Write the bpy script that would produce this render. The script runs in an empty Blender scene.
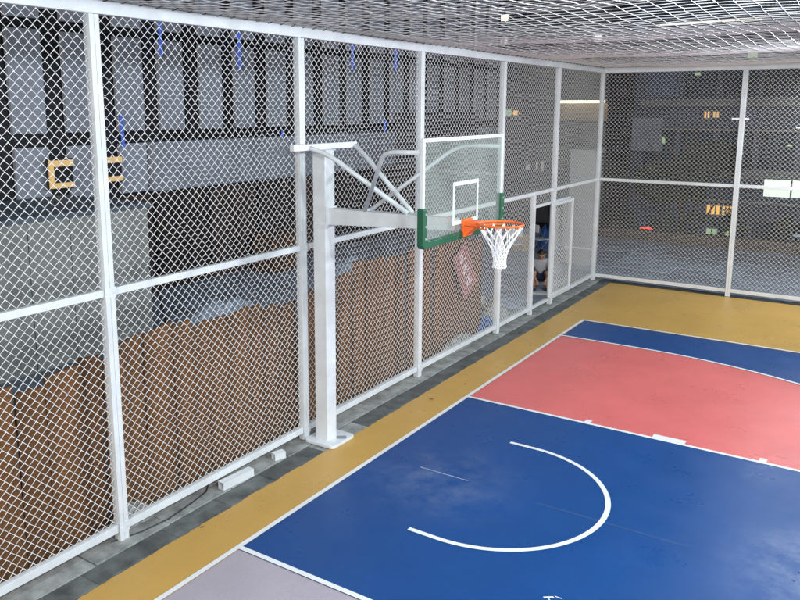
import bpy, math, random
from mathutils import Vector, Matrix
random.seed(7)
R = math.radians
S = bpy.context.scene
C = S.collection

# ------------------------------------------------------------------ camera, sky, sun, exposure
cam_d = bpy.data.cameras.new('camera'); cam = bpy.data.objects.new('camera', cam_d); C.objects.link(cam)
cam.location = (4.8992, -7.4840, 4.1871)
cam.rotation_euler = (math.pi/2 - 0.1783, 0.0, 0.5920)
cam_d.sensor_width = 36.0; cam_d.sensor_fit = 'HORIZONTAL'
cam_d.lens = 783.8/800*36.0
cam_d.shift_x = 0.0382; cam_d.shift_y = -0.0632
cam_d.clip_start = 0.05; cam_d.clip_end = 2000
S.camera = cam

W = bpy.data.worlds.new('World'); S.world = W; W.use_nodes = True
wn = W.node_tree.nodes; wl = W.node_tree.links
sky = wn.new('ShaderNodeTexSky'); sky.sky_type = 'NISHITA'; sky.sun_disc = False
sky.sun_elevation = R(12.0); sky.sun_rotation = R(160)
bg = wn['Background']; bg.inputs['Strength'].default_value = 0.045
wl.new(sky.outputs[0], bg.inputs['Color'])

sd = bpy.data.lights.new('sun', 'SUN'); sd.energy = 0.5; sd.angle = R(40); sd.color = (1, .97, .94)
sun = bpy.data.objects.new('sun', sd); C.objects.link(sun); sun.rotation_euler = (R(78), 0, R(20))

S.view_settings.view_transform = 'Standard'; S.view_settings.look = 'None'
S.view_settings.exposure = 0.0; S.view_settings.gamma = 1.0; S.view_settings.use_curve_mapping = False

LAMP_POWER = 180.0

# ------------------------------------------------------------------ materials
MATS = {}
def srgb(r, g, b):
    f = lambda c: (c/255/12.92) if c/255 <= .04045 else ((c/255+.055)/1.055)**2.4
    return (f(r), f(g), f(b))
def mat(name, col, rough=.5, metal=0., var=.0, scale=4., bump=0., bscale=60., rvar=0., emit=None, estr=0., spec=.5, detail=5., stretch=(1,1,1), col2=None, objinfo=0.):
    m = bpy.data.materials.new(name); m.use_nodes = True; MATS[name] = m
    nt = m.node_tree; b = nt.nodes['Principled BSDF']
    b.inputs['Base Color'].default_value = (*col, 1); b.inputs['Roughness'].default_value = rough
    b.inputs['Metallic'].default_value = metal; b.inputs['Specular IOR Level'].default_value = spec
    if emit: b.inputs['Emission Color'].default_value = (*emit, 1); b.inputs['Emission Strength'].default_value = estr
    if var or bump or rvar or col2:
        tc = nt.nodes.new('ShaderNodeTexCoord'); mp = nt.nodes.new('ShaderNodeMapping')
        mp.inputs['Scale'].default_value = stretch
        nt.links.new(tc.outputs['Object'], mp.inputs['Vector'])
        vec = mp.outputs['Vector']
        n = nt.nodes.new('ShaderNodeTexNoise'); n.inputs['Scale'].default_value = scale; n.inputs['Detail'].default_value = detail; n.inputs['Roughness'].default_value = .62
        nt.links.new(vec, n.inputs['Vector'])
        if var or col2:
            mx = nt.nodes.new('ShaderNodeMix'); mx.data_type = 'RGBA'
            cr = nt.nodes.new('ShaderNodeMapRange'); cr.inputs[1].default_value = .32; cr.inputs[2].default_value = .68
            nt.links.new(n.outputs['Fac'], cr.inputs[0]); nt.links.new(cr.outputs[0], mx.inputs['Factor'])
            a = tuple(c*(1-var) for c in col); d = col2 if col2 else tuple(min(1, c*(1+var)) for c in col)
            mx.inputs['A'].default_value = (*a, 1); mx.inputs['B'].default_value = (*d, 1)
            out = mx.outputs['Result']
            if objinfo:
                oi = nt.nodes.new('ShaderNodeObjectInfo'); hsv = nt.nodes.new('ShaderNodeHueSaturation')
                mr = nt.nodes.new('ShaderNodeMapRange'); mr.inputs[3].default_value = 1-objinfo; mr.inputs[4].default_value = 1+objinfo
                nt.links.new(oi.outputs['Random'], mr.inputs[0]); nt.links.new(mr.outputs[0], hsv.inputs['Value'])
                nt.links.new(out, hsv.inputs['Color']); out = hsv.outputs['Color']
            nt.links.new(out, b.inputs['Base Color'])
        if rvar:
            rr = nt.nodes.new('ShaderNodeMapRange'); rr.inputs[3].default_value = max(.03, rough-rvar); rr.inputs[4].default_value = min(1, rough+rvar)
            rr.inputs[1].default_value = .3; rr.inputs[2].default_value = .7
            nt.links.new(n.outputs['Fac'], rr.inputs[0]); nt.links.new(rr.outputs[0], b.inputs['Roughness'])
        if bump:
            n2 = nt.nodes.new('ShaderNodeTexNoise'); n2.inputs['Scale'].default_value = bscale; n2.inputs['Detail'].default_value = 3
            nt.links.new(vec, n2.inputs['Vector'])
            bp = nt.nodes.new('ShaderNodeBump'); bp.inputs['Strength'].default_value = bump; bp.inputs['Distance'].default_value = .01
            nt.links.new(n2.outputs['Fac'], bp.inputs['Height']); nt.links.new(bp.outputs['Normal'], b.inputs['Normal'])
    return m

def court_mat(name, col, dust_glare=None, dust_glare_col=(.55, .6, .68), rough=.33, scuff=True):
    """acrylic court paint: fine grain, worn blotches, roller variation, optional pale patches, dusty and with painted-in glare (x,y,r,amount)"""
    m = mat(name, col, rough, var=.07, scale=.9, bump=.25, bscale=220., spec=.5)
    nt = m.node_tree; b = nt.nodes['Principled BSDF']
    base = b.inputs['Base Color'].links[0].from_socket
    tc = nt.nodes.new('ShaderNodeTexCoord')
    # fine grain
    fn = nt.nodes.new('ShaderNodeTexNoise'); fn.inputs['Scale'].default_value = 90; fn.inputs['Detail'].default_value = 4
    nt.links.new(tc.outputs['Object'], fn.inputs['Vector'])
    fr = nt.nodes.new('ShaderNodeMapRange'); fr.inputs[1].default_value = .3; fr.inputs[2].default_value = .7; fr.inputs[3].default_value = .93; fr.inputs[4].default_value = 1.07
    nt.links.new(fn.outputs['Fac'], fr.inputs[0])
    mul = nt.nodes.new('ShaderNodeVectorMath'); mul.operation = 'SCALE'
    nt.links.new(base, mul.inputs[0]); nt.links.new(fr.outputs[0], mul.inputs['Scale'])
    cur = mul.outputs[0]
    if scuff:
        # darker scuffs and footprints
        n = nt.nodes.new('ShaderNodeTexNoise'); n.inputs['Scale'].default_value = 3.4; n.inputs['Detail'].default_value = 8; n.inputs['Roughness'].default_value = .7
        nt.links.new(tc.outputs['Object'], n.inputs['Vector'])
        mr = nt.nodes.new('ShaderNodeMapRange'); mr.inputs[1].default_value = .64; mr.inputs[2].default_value = .78; mr.inputs[3].default_value = 0; mr.inputs[4].default_value = .32
        nt.links.new(n.outputs['Fac'], mr.inputs[0])
        mx = nt.nodes.new('ShaderNodeMix'); mx.data_type = 'RGBA'
        nt.links.new(mr.outputs[0], mx.inputs['Factor']); nt.links.new(cur, mx.inputs['A'])
        mx.inputs['B'].default_value = (*[c*.5 for c in col], 1)
        cur = mx.outputs['Result']
        n3 = nt.nodes.new('ShaderNodeTexNoise'); n3.inputs['Scale'].default_value = 6.5; n3.inputs['Detail'].default_value = 5; n3.inputs['Roughness'].default_value = .55
        mp3 = nt.nodes.new('ShaderNodeMapping'); mp3.inputs['Scale'].default_value = (1, .45, 1); mp3.inputs['Rotation'].default_value = (0, 0, .7); mp3.inputs['Location'].default_value = (3.1, 1.7, 0)
        nt.links.new(tc.outputs['Object'], mp3.inputs['Vector']); nt.links.new(mp3.outputs['Vector'], n3.inputs['Vector'])
        mr3 = nt.nodes.new('ShaderNodeMapRange'); mr3.inputs[1].default_value = .68; mr3.inputs[2].default_value = .80; mr3.inputs[3].default_value = 0; mr3.inputs[4].default_value = .34 if col[0] > .6 else .14
        nt.links.new(n3.outputs['Fac'], mr3.inputs[0])
        mx3 = nt.nodes.new('ShaderNodeMix'); mx3.data_type = 'RGBA'
        nt.links.new(mr3.outputs[0], mx3.inputs['Factor']); nt.links.new(cur, mx3.inputs['A']); mx3.inputs['B'].default_value = (*[c*.4 for c in col], 1)
        cur = mx3.outputs['Result']
    for (dx, dy, dr, am) in (dust_glare or []):
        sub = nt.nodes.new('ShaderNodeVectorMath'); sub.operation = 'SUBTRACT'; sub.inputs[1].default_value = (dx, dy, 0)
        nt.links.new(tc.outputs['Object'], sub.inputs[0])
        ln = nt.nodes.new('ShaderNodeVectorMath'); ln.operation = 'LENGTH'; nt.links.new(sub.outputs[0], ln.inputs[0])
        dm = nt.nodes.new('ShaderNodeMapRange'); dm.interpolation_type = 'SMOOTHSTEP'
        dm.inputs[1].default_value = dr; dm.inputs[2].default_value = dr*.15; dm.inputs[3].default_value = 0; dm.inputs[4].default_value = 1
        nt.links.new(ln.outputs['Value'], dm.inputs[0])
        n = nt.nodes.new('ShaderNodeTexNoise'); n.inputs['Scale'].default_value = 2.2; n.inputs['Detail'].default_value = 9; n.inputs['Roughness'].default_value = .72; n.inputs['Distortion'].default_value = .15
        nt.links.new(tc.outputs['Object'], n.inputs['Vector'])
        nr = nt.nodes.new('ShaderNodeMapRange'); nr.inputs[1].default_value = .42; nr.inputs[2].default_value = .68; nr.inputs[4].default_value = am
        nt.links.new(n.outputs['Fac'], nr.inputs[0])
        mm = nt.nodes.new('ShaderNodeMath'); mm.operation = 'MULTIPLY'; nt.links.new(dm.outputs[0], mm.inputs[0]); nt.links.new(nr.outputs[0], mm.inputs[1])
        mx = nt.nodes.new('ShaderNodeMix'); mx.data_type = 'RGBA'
        nt.links.new(mm.outputs[0], mx.inputs['Factor']); nt.links.new(cur, mx.inputs['A']); mx.inputs['B'].default_value = (*dust_glare_col, 1)
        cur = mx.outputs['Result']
    nt.links.new(cur, b.inputs['Base Color'])
    # roughness variation
    rn = nt.nodes.new('ShaderNodeTexNoise'); rn.inputs['Scale'].default_value = 1.4; rn.inputs['Detail'].default_value = 7; rn.inputs['Roughness'].default_value = .65
    nt.links.new(tc.outputs['Object'], rn.inputs['Vector'])
    rr = nt.nodes.new('ShaderNodeMapRange'); rr.inputs[1].default_value = .3; rr.inputs[2].default_value = .7; rr.inputs[3].default_value = rough-.1; rr.inputs[4].default_value = rough+.1
    nt.links.new(rn.outputs['Fac'], rr.inputs[0]); nt.links.new(rr.outputs[0], b.inputs['Roughness'])
    return m

M_blue = court_mat('blue court paint', (.005, .062, .235), dust_glare=[(.90, -.1, 1.25, .13), (5.0, .15, 1.35, .42)])  # first patch is dusty; second adds floodlight glare painted into the colour
M_red = court_mat('coral red court paint', (.70, .155, .15))
M_yel = court_mat('ochre yellow court paint', (.57, .34, .085))
M_lil = court_mat('lilac grey court paint', (.42, .375, .43))
M_line = court_mat('white line paint', (.80, .82, .83), scuff=False)
M_chalk = mat('faded chalk', (.35, .42, .52), .8, var=.3, scale=30)
M_white = mat('white powder coated steel', (.68, .71, .74), .40, var=.09, scale=3.5, bump=.05, bscale=90)
M_galv = mat('white coated wire', (.82, .83, .83), .5, var=.06, scale=15)
M_cord = mat('white nylon cord', (.86, .87, .89), .8)
M_dkcord = mat('dark lacing cord', (.03, .03, .035), .7)
M_conc = mat('light kerb concrete', (.29, .30, .29), .85, var=.4, scale=5, bump=.5, bscale=70, objinfo=.12)
M_slate = mat('dark slate kerb', (.10, .11, .11), .62, var=.5, scale=4, bump=.5, bscale=50, rvar=.15, objinfo=.15)
M_pave = mat('grey terrace paving', (.28, .33, .42), .5, var=.35, scale=1.1, bump=.3, bscale=35, rvar=.18)
M_pave2 = mat('pale terrace slab', (.33, .38, .47), .5, var=.3, scale=2.2, bump=.3, bscale=35, rvar=.18, objinfo=.25)
M_street = mat('dark street asphalt', (.04, .04, .042), .8, var=.3, scale=.5)
M_brown = mat('weathered brown board', (.112, .046, .013), .85, var=.38, scale=6, bump=.5, bscale=22, stretch=(1, 1, .07), detail=9, objinfo=.14)
M_green = mat('green rubber padding', (.008, .085, .042), .5, var=.1, scale=10)
M_orange = mat('orange rim paint', (.85, .14, .02), .4, var=.06, scale=12)
M_panel = mat('pale cladding panel', (.40, .44, .54), .55, var=.13, scale=1.3, objinfo=.10, stretch=(1, 1, .5))
M_fascia = mat('grey fascia board', (.34, .375, .46), .55, var=.15, scale=1.2, objinfo=.08)
M_dkwall = mat('dark recessed wall', (.012, .012, .02), .5, var=.3, scale=2)
M_shut = mat('dark maroon shutter', (.06, .036, .028), .7, var=.6, scale=3.5, objinfo=.5)
M_louv = mat('brown grey louvre', (.07, .065, .075), .6, var=.2, scale=2)
M_cabin = mat('grey cabin panel', (.33, .34, .335), .6, var=.1, scale=2, objinfo=.06)
M_roof = mat('blue grey roofing', (.12, .15, .19), .6, var=.3, scale=2)
M_pillar = mat('light grey pillar plaster', (.40, .42, .43), .7, var=.1, scale=2)
M_tower = mat('navy curtain wall', (.03, .058, .115), .4, var=.3, scale=.8)
M_slab = mat('navy floor band', (.11, .14, .165), .5, var=.2, scale=1)
M_pane = mat('dark window glass', (.026, .05, .085), .25, spec=.3, var=.3, scale=.6)
M_greyb = mat('grey stone cladding', (.085, .088, .10), .6, var=.25, scale=1.2, objinfo=.2)
M_gold = mat('lit gold sign', (.6, .4, .15), .5, emit=(1, .66, .28), estr=.45)
M_goldw = mat('lit amber window', (.3, .2, .05), .4, emit=(1, .55, .14), estr=.9, var=.3, scale=3)
M_flu = mat('fluorescent lit window', (.5, .55, .5), .4, emit=(.82, 1, .84), estr=1.0)
M_flud = mat('dim green lit window', (.2, .25, .2), .4, emit=(.55, .8, .45), estr=.45)
M_led = mat('warm strip light', (.8, .8, .7), .4, emit=(1, .9, .6), estr=2.2)
M_ledw = mat('white strip light', (.8, .8, .8), .4, emit=(.95, .97, 1), estr=.9)
M_blueled = mat('blue accent light', (.05, .1, .4), .4, emit=(.10, .22, 1), estr=.4)
M_redled = mat('red tail light', (.5, .05, .03), .4, emit=(1, .08, .05), estr=1.5)
M_warmwall = mat('warm tan wall', (.30, .24, .16), .7, var=.2, scale=2)
M_leaf = mat('dark foliage', (.018, .034, .017), .6, var=.5, scale=1.5)
M_leafd = mat('hedge foliage', (.022, .038, .022), .6, var=.5, scale=2)
M_bark = mat('bark', (.06, .045, .035), .85, var=.3, scale=8)
M_plant = mat('planter concrete', (.10, .085, .075), .8, var=.3, scale=4)
M_redsign = mat('faded red board', (.26, .10, .095), .6, var=.2, scale=4)
M_wood = mat('pale plank wood', (.50, .38, .24), .75, var=.2, scale=6, stretch=(1, .2, 1))
M_bluet = mat('blue tarpaulin', (.03, .11, .35), .55, var=.3, scale=5)
M_rub = mat('pale rubble', (.30, .30, .29), .9, var=.3, scale=8, bump=.6, bscale=30)
M_skin = mat('skin', (.38, .21, .14), .55, var=.08, scale=20)
M_shirt = mat('white shirt', (.42, .43, .46), .85, var=.08, scale=20)
M_short = mat('navy shorts', (.02, .025, .07), .85, var=.2, scale=20)
M_hair = mat('black hair', (.012, .010, .010), .5, var=.3, scale=60)
M_shoe = mat('dark shoe', (.03, .03, .035), .6)
M_black = mat('black plastic', (.015, .015, .017), .5)
M_label = mat('grey data plate', (.26, .27, .33), .5, metal=.0, var=.4, scale=40)
M_lamp = mat('lamp housing', (.05, .05, .055), .45, metal=.4)
M_lens = mat('lamp lens', (.9, .9, .9), .3, emit=(.87, .95, 1), estr=8)
M_steel = mat('steel cable', (.4, .4, .4), .4, metal=.8)
M_dryleaf = mat('dry leaf', (.12, .055, .02), .8, var=.3, scale=40)
M_whiteb = mat('white board', (.75, .77, .80), .5, var=.05, scale=8)
M_bolt = mat('bolt steel', (.6, .62, .62), .35, metal=.6)

def glass_mat():
    m = bpy.data.materials.new('backboard glass'); m.use_nodes = True; nt = m.node_tree
    for n in list(nt.nodes): nt.nodes.remove(n)
    o = nt.nodes.new('ShaderNodeOutputMaterial'); t = nt.nodes.new('ShaderNodeBsdfTransparent'); t.inputs[0].default_value = (.93, .96, .945, 1)
    d = nt.nodes.new('ShaderNodeBsdfDiffuse'); d.inputs[0].default_value = (.50, .54, .52, 1)
    g = nt.nodes.new('ShaderNodeBsdfGlossy'); g.inputs['Roughness'].default_value = .03
    tc = nt.nodes.new('ShaderNodeTexCoord'); n = nt.nodes.new('ShaderNodeTexNoise'); n.inputs['Scale'].default_value = 2.5; n.inputs['Detail'].default_value = 6
    nt.links.new(tc.outputs['Object'], n.inputs['Vector'])
    mr = nt.nodes.new('ShaderNodeMapRange'); mr.inputs[1].default_value = .3; mr.inputs[2].default_value = .7; mr.inputs[3].default_value = .10; mr.inputs[4].default_value = .19
    nt.links.new(n.outputs['Fac'], mr.inputs[0])
    m1 = nt.nodes.new('ShaderNodeMixShader'); nt.links.new(mr.outputs[0], m1.inputs[0]); nt.links.new(t.outputs[0], m1.inputs[1]); nt.links.new(d.outputs[0], m1.inputs[2])
    lw = nt.nodes.new('ShaderNodeLayerWeight'); pw_ = nt.nodes.new('ShaderNodeMath'); pw_.operation = 'POWER'; pw_.inputs[1].default_value = 4; nt.links.new(lw.outputs['Facing'], pw_.inputs[0]); fr = nt.nodes.new('ShaderNodeMapRange'); fr.inputs[3].default_value = .03; fr.inputs[4].default_value = .6; nt.links.new(pw_.outputs[0], fr.inputs[0])
    m2 = nt.nodes.new('ShaderNodeMixShader'); nt.links.new(fr.outputs[0], m2.inputs[0]); nt.links.new(m1.outputs[0], m2.inputs[1]); nt.links.new(g.outputs[0], m2.inputs[2])
    nt.links.new(m2.outputs[0], o.inputs[0]); return m
M_glass = glass_mat()

# ------------------------------------------------------------------ mesh helpers
class MB:
    def __init__(s): s.v = []; s.f = []
    def box(s, a, b):
        x0, y0, z0 = a; x1, y1, z1 = b; n = len(s.v)
        s.v += [(x0,y0,z0),(x1,y0,z0),(x1,y1,z0),(x0,y1,z0),(x0,y0,z1),(x1,y0,z1),(x1,y1,z1),(x0,y1,z1)]
        s.f += [[n+i for i in q] for q in ((0,3,2,1),(4,5,6,7),(0,1,5,4),(1,2,6,5),(2,3,7,6),(3,0,4,7))]
        return s
    def bar(s, p, q, w, h, up=(0,0,1)):
        p = Vector(p); q = Vector(q); d = (q-p).normalized(); r = d.cross(Vector(up)); r.normalize(); u = r.cross(d)
        n = len(s.v)
        for c in (p, q):
            for a, b in ((-1,-1),(1,-1),(1,1),(-1,1)): s.v.append(tuple(c + r*a*w/2 + u*b*h/2))
        s.f += [[n+i for i in k] for k in ((0,1,2,3),(7,6,5,4),(0,4,5,1),(1,5,6,2),(2,6,7,3),(3,7,4,0))]
        return s
    def tube(s, pts, r, k=8, closed=False, cap=True):
        pts = [Vector(p) for p in pts]; n0 = len(s.v); N = len(pts); pr = None
        rad = r if isinstance(r, (list, tuple)) else [r]*N
        for i, p in enumerate(pts):
            a = pts[(i-1) % N] if (closed or i > 0) else p
            b = pts[(i+1) % N] if (closed or i < N-1) else p
            t = (b-a); t = t.normalized() if t.length > 1e-9 else Vector((0,0,1))
            if pr is None:
                ref = Vector((0,0,1)) if abs(t.z) < .9 else Vector((1,0,0)); u = t.cross(ref).normalized()
            else:
                u = (pr - t*pr.dot(t)); u = u.normalized() if u.length > 1e-6 else t.orthogonal().normalized()
            pr = u; w = t.cross(u)
            for j in range(k):
                an = 2*math.pi*j/k; s.v.append(tuple(p + (u*math.cos(an) + w*math.sin(an))*rad[i]))
        for i in range(N if closed else N-1):
            for j in range(k):
                a = n0+i*k; b = n0+((i+1) % N)*k
                s.f.append([a+j, a+(j+1)%k, b+(j+1)%k, b+j])
        if cap and not closed:
            s.f.append([n0+j for j in range(k)][::-1]); s.f.append([n0+(N-1)*k+j for j in range(k)])
        return s
    def poly(s, pts, z=None):
        n = len(s.v); s.v += [tuple(p) if z is None else (p[0], p[1], z) for p in pts]; s.f.append(list(range(n, n+len(pts)))); return s
    def ribbon(s, L, Rr, z):
        n = len(s.v); N = len(L)
        for a, b in zip(L, Rr): s.v += [(a[0],a[1],z),(b[0],b[1],z)]
        for i in range(N-1): s.f.append([n+2*i, n+2*i+1, n+2*i+3, n+2*i+2])
        return s
    def mesh(s, name):
        me = bpy.data.meshes.new(name); me.from_pydata(s.v, [], s.f); me.update(); return me
    def build(s, name, m, parent=None, bevel=0., smooth=False, loc=None):
        return link(name, s.mesh(name), m, parent, bevel, smooth, loc)
def link(name, me, m, parent=None, bevel=0., smooth=False, loc=None):
    if m is not None and not me.materials: me.materials.append(m)
    o = bpy.data.objects.new(name, me); C.objects.link(o); o.parent = parent
    if loc is not None: o.location = loc
    if smooth:
        for p in me.polygons: p.use_smooth = True
    if bevel:
        b = o.modifiers.new('bevel', 'BEVEL'); b.width = bevel; b.segments = 2; b.limit_method = 'ANGLE'
    return o
def tag(o, label=None, cat=None, group=None, kind=None):
    if label: o['label'] = label
    if cat: o['category'] = cat
    if group: o['group'] = group
    if kind: o['kind'] = kind
    return o
def empty(name, loc, label, cat, group=None, rz=0):
    o = bpy.data.objects.new(name, None); C.objects.link(o); o.location = loc; o.rotation_euler = (0,0,rz); o.empty_display_size = .2
    return tag(o, label, cat, group)
def boxo(name, a, b, m, parent=None, bevel=0., loc=None): return MB().box(a, b).build(name, m, parent, bevel, False, loc)
def arc(cx, cy, r, a0, a1, n=48): return [(cx+r*math.cos(a0+(a1-a0)*i/n), cy+r*math.sin(a0+(a1-a0)*i/n)) for i in range(n+1)]

# ------------------------------------------------------------------ ground, court, kerb
gs = MB().poly([(-400,-400),(400,-400),(400,400),(-400,400)], -6.0).build('street', M_street)
tag(gs, 'dark street far below the terrace edge', 'street', kind='structure')
te = boxo('terrace_paving', (-45,-30,-5.99), (45,18.5,-.012), M_pave)
tag(te, 'grey bluish paving around the caged court', 'paving', kind='structure')
# individual slabs of the terrace in the strip seen past the open gate and far fence
slab = MB().box((-.395,-.395,0),(.395,.395,.009)).mesh('paving_slab'); slab.materials.append(M_pave2)
k = 0
for i in range(-8, 7):
    for j in range(0, 12):
        x = -1.75 + i*.81; y = 7.2 + j*.81
        if y < 12.05 and x > -1.6: continue
        if y > 18: continue
        o = link('paving_slab', slab, None, te, loc=(x, y, -.0115 + random.uniform(-.002, .003))); k += 1
for i in range(0, 5):
    for j in range(0, 9):
        o = link('paving_slab', slab, None, te, loc=(-8.3 + i*.81, -1.0 + j*.81+.35, -.0115 + random.uniform(-.002, .003)))

# court floor: ochre surround, then zones and lines as thin sheets
ys = [-12 + .05*i for i in range(470)]
edge = [(-.64 + .008*math.sin(y*1.1) + .004*math.sin(y*9.7+1) + random.uniform(-.007, .007), y) for y in ys if y < 11.28] + [(-.645, 11.28)]
cf = MB().ribbon(edge, [(16.5, p[1]) for p in edge], 0.0).build('court_floor', M_yel)
tag(cf, 'ochre yellow painted border of the court', 'court', kind='structure')
RC = (1.5, 0.0); R3 = 6.27
LW = .056
a0 = R(90)
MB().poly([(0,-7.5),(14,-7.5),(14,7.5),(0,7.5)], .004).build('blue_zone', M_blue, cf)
def zone(sgn):
    pts = [(0, sgn*2.45)] + [(0, sgn*R3)]
    pts += [(RC[0]+R3*math.sin(t), sgn*R3*math.cos(t)) for t in [R(90)*i/40 for i in range(0, 41)] if R3*math.cos(t) > 2.45]
    pts += [(RC[0]+math.sqrt(R3**2-2.45**2), sgn*2.45)]
    return pts if sgn < 0 else pts[::-1]
MB().poly(zone(1), .008).build('red_zone', M_red, cf)
MB().poly(zone(-1), .008).build('lilac_zone', M_lil, cf)
MB().poly([(5.8,-2.45),(5.8,2.45),(RC[0]+math.sqrt(R3**2-2.45**2),2.45)]+[(RC[0]+R3*math.cos(t), R3*math.sin(t)) for t in [R(22-44*i/20) for i in range(21)]]+[(RC[0]+math.sqrt(R3**2-2.45**2),-2.45)], .0075).build('red_zone', M_red, cf)
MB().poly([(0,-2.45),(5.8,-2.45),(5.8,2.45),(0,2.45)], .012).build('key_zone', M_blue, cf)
Z = .016
def rect_line(x0, y0, x1, y1, z=Z, m=M_line, name='painted_line'): return MB().poly([(x0,y0),(x1,y0),(x1,y1),(x0,y1)], z).build(name, m, cf)
rect_line(-LW, -7.5-LW, 0, 7.5+LW)                          # end line
rect_line(.0005, 7.5, 14, 7.5+LW); rect_line(.0005, -7.5-LW, 14, -7.5)       # side lines
rect_line(.0005, 2.45-LW, 5.8, 2.45); rect_line(.0005, -2.45, 5.8, -2.45+LW)  # key
rect_line(5.8, -2.45, 5.8+LW, 2.45)
out = [(0.0005, R3)] + [(RC[0]+R3*math.sin(R(180)*i/96), R3*math.cos(R(180)*i/96)) for i in range(97)] + [(0.0005, -R3)]
inn = [(0.0005, R3-LW)] + [(RC[0]+(R3-LW)*math.sin(R(180)*i/96), (R3-LW)*math.cos(R(180)*i/96)) for i in range(97)] + [(0.0005, -R3+LW)]
MB().ribbon(out, inn, Z).build('three_point_line', M_line, cf)
cx, cy, ro, ri = 1.49, .025, 1.275, 1.275-LW
o_ = [(1.165, cy+ro)] + [(cx+ro*math.sin(R(180)*i/60), cy+ro*math.cos(R(180)*i/60)) for i in range(61)] + [(1.165, cy-ro)]
i_ = [(1.165, cy+ri)] + [(cx+ri*math.sin(R(180)*i/60), cy+ri*math.cos(R(180)*i/60)) for i in range(61)] + [(1.165, cy-ri)]
MB().ribbon(o_, i_, Z+.001).build('no_charge_arc', M_line, cf)
for sg in (1, -1):                                           # lane space marks
    for x0, x1, d in ((1.72, 1.80, .10), (2.61, 3.01, .11), (3.86, 3.94, .10), (4.72, 4.80, .10)):
        ya, yb = sg*2.4505, sg*(2.45+d)
        rect_line(x0, min(ya,yb), x1, max(ya,yb), Z, M_line, 'lane_mark')
# faint set-out chalk marks
rect_line(.56, .035, 1.19, .048, .0135, M_chalk, 'chalk_mark')
M_chalk2 = mat('very faint chalk', (.05, .10, .22), .7, var=.3, scale=30)
rect_line(2.05, -.006, 3.6, .006, .0135, M_chalk2, 'chalk_mark')
t = MB().poly([(2.71,-1.53),(2.73,-1.545),(2.80,-1.49),(2.78,-1.475)], .0135); t.poly([(2.74,-1.50),(2.75,-1.51),(2.79,-1.55),(2.78,-1.56)], .0137); t.poly([(2.79,-1.46),(2.80,-1.47),(2.86,-1.47),(2.86,-1.46)], .0135)
t.build('paint_fleck', M_line, cf)

# kerb strip: two rows of slabs between court paint and fence
kb = MB().box((-1.62,-12,-.10),(-.60,11.6,-.0105)).build('kerb_strip', M_slate); tag(kb, 'grey kerb strip of slabs under the long fence', 'kerb', kind='structure')
y = -6.3; i = 0
while y < 11.3:
    L = random.uniform(.85, 1.05)
    h = random.uniform(-.003, .002)
    bb = MB().box((-1.6, y+.006, -.05), (-.93+random.uniform(-.01,.01), y+L-.006, h+.001)).build('concrete_slab', M_conc, kb, bevel=.006)
    y += L
y = -6.0
while y < 11.3:
    L = random.uniform(.7, .95)
    m_ = M_conc if -.95 < y < .35 else M_slate
    MB().box((-.915, y+.006, -.05), (-.652+random.uniform(-.014,.008), y+L-.006, random.uniform(-.006, -.001))).build('slate_slab', m_, kb, bevel=.006)
    y += L
fk = MB().box((-1.6,11.26,-.05),(16.5,11.62,-.001)).build('far_kerb', M_slate, kb, bevel=.006)

# ------------------------------------------------------------------ fences
PX = -1.10; TOP = 5.10; MID = 2.50; BOT = .145
PITCH = .0955
def chain_link(w, h, r=.0033):
    """woven diamond mesh in local (s, z), depth on local n; returns MB with coordinates (s, n, z)"""
    jr = random.Random(int(w*1000+h*77)); ph0 = jr.uniform(0, 6)
    m = MB(); nS = max(2, 2*round(w/PITCH)); nZ = max(2, 2*round(h/PITCH)); p = w/nS; q = h/nZ
    for i in range(nS):
        n0 = len(m.v)
        for j in range(nZ+1):
            side = 1 if (j + i) % 2 else -1
            s = (i+.5)*p + side*(p/2); z = j*q; n = .0035*side
            inner = min(1, i/3, (nS-1-i)/3) * min(1, j/3, (nZ-j)/3)
            n += inner*.016*math.sin(s*2.3+ph0)*math.sin(z*1.7+ph0*2); z += inner*(.006*math.sin(s*3.1+ph0*3) + jr.gauss(0, .0022)); s += inner*(.005*math.sin(z*2.7+ph0) + jr.gauss(0, .0018))
            for ang in (45, 135, 225, 315):
                m.v.append((s + r*1.2*math.cos(R(ang)), n + r*math.sin(R(ang)), z - side*r*.75*math.cos(R(ang))))
        for j in range(nZ):
            a = n0+4*j; b = a+4
            for c in range(4): m.f.append([a+c, a+(c+1)%4, b+(c+1)%4, b+c])
    return m
def place(mb, origin, axis):
    ox, oy, oz = origin
    mb.v = [((ox+n, oy+s, oz+z) if axis == 'y' else (ox+s, oy+n, oz+z)) for (s, n, z) in mb.v]; return mb
def post(parent, x, y, axis, z1=TOP-.1, w=.05, d=.09):
    m = MB(); g = .004
    if axis == 'y':
        m.box((x-d/2, y-w-g/2, .004), (x+d/2, y-g/2, z1)); m.box((x-d/2, y+g/2, .004), (x+d/2, y+w+g/2, z1)); m.box((x-d/2+.006, y-g, .01), (x+d/2-.006, y+g, z1-.002))
    else:
        m.box((x-w-g/2, y-d/2, .004), (x-g/2, y+d/2, z1)); m.box((x+g/2, y-d/2, .004), (x+w+g/2, y+d/2, z1)); m.box((x-g, y-d/2+.006, .01), (x+g, y+d/2-.006, z1-.002))
    o = m.build('post', M_white, parent, bevel=.005)
    return o

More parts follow.
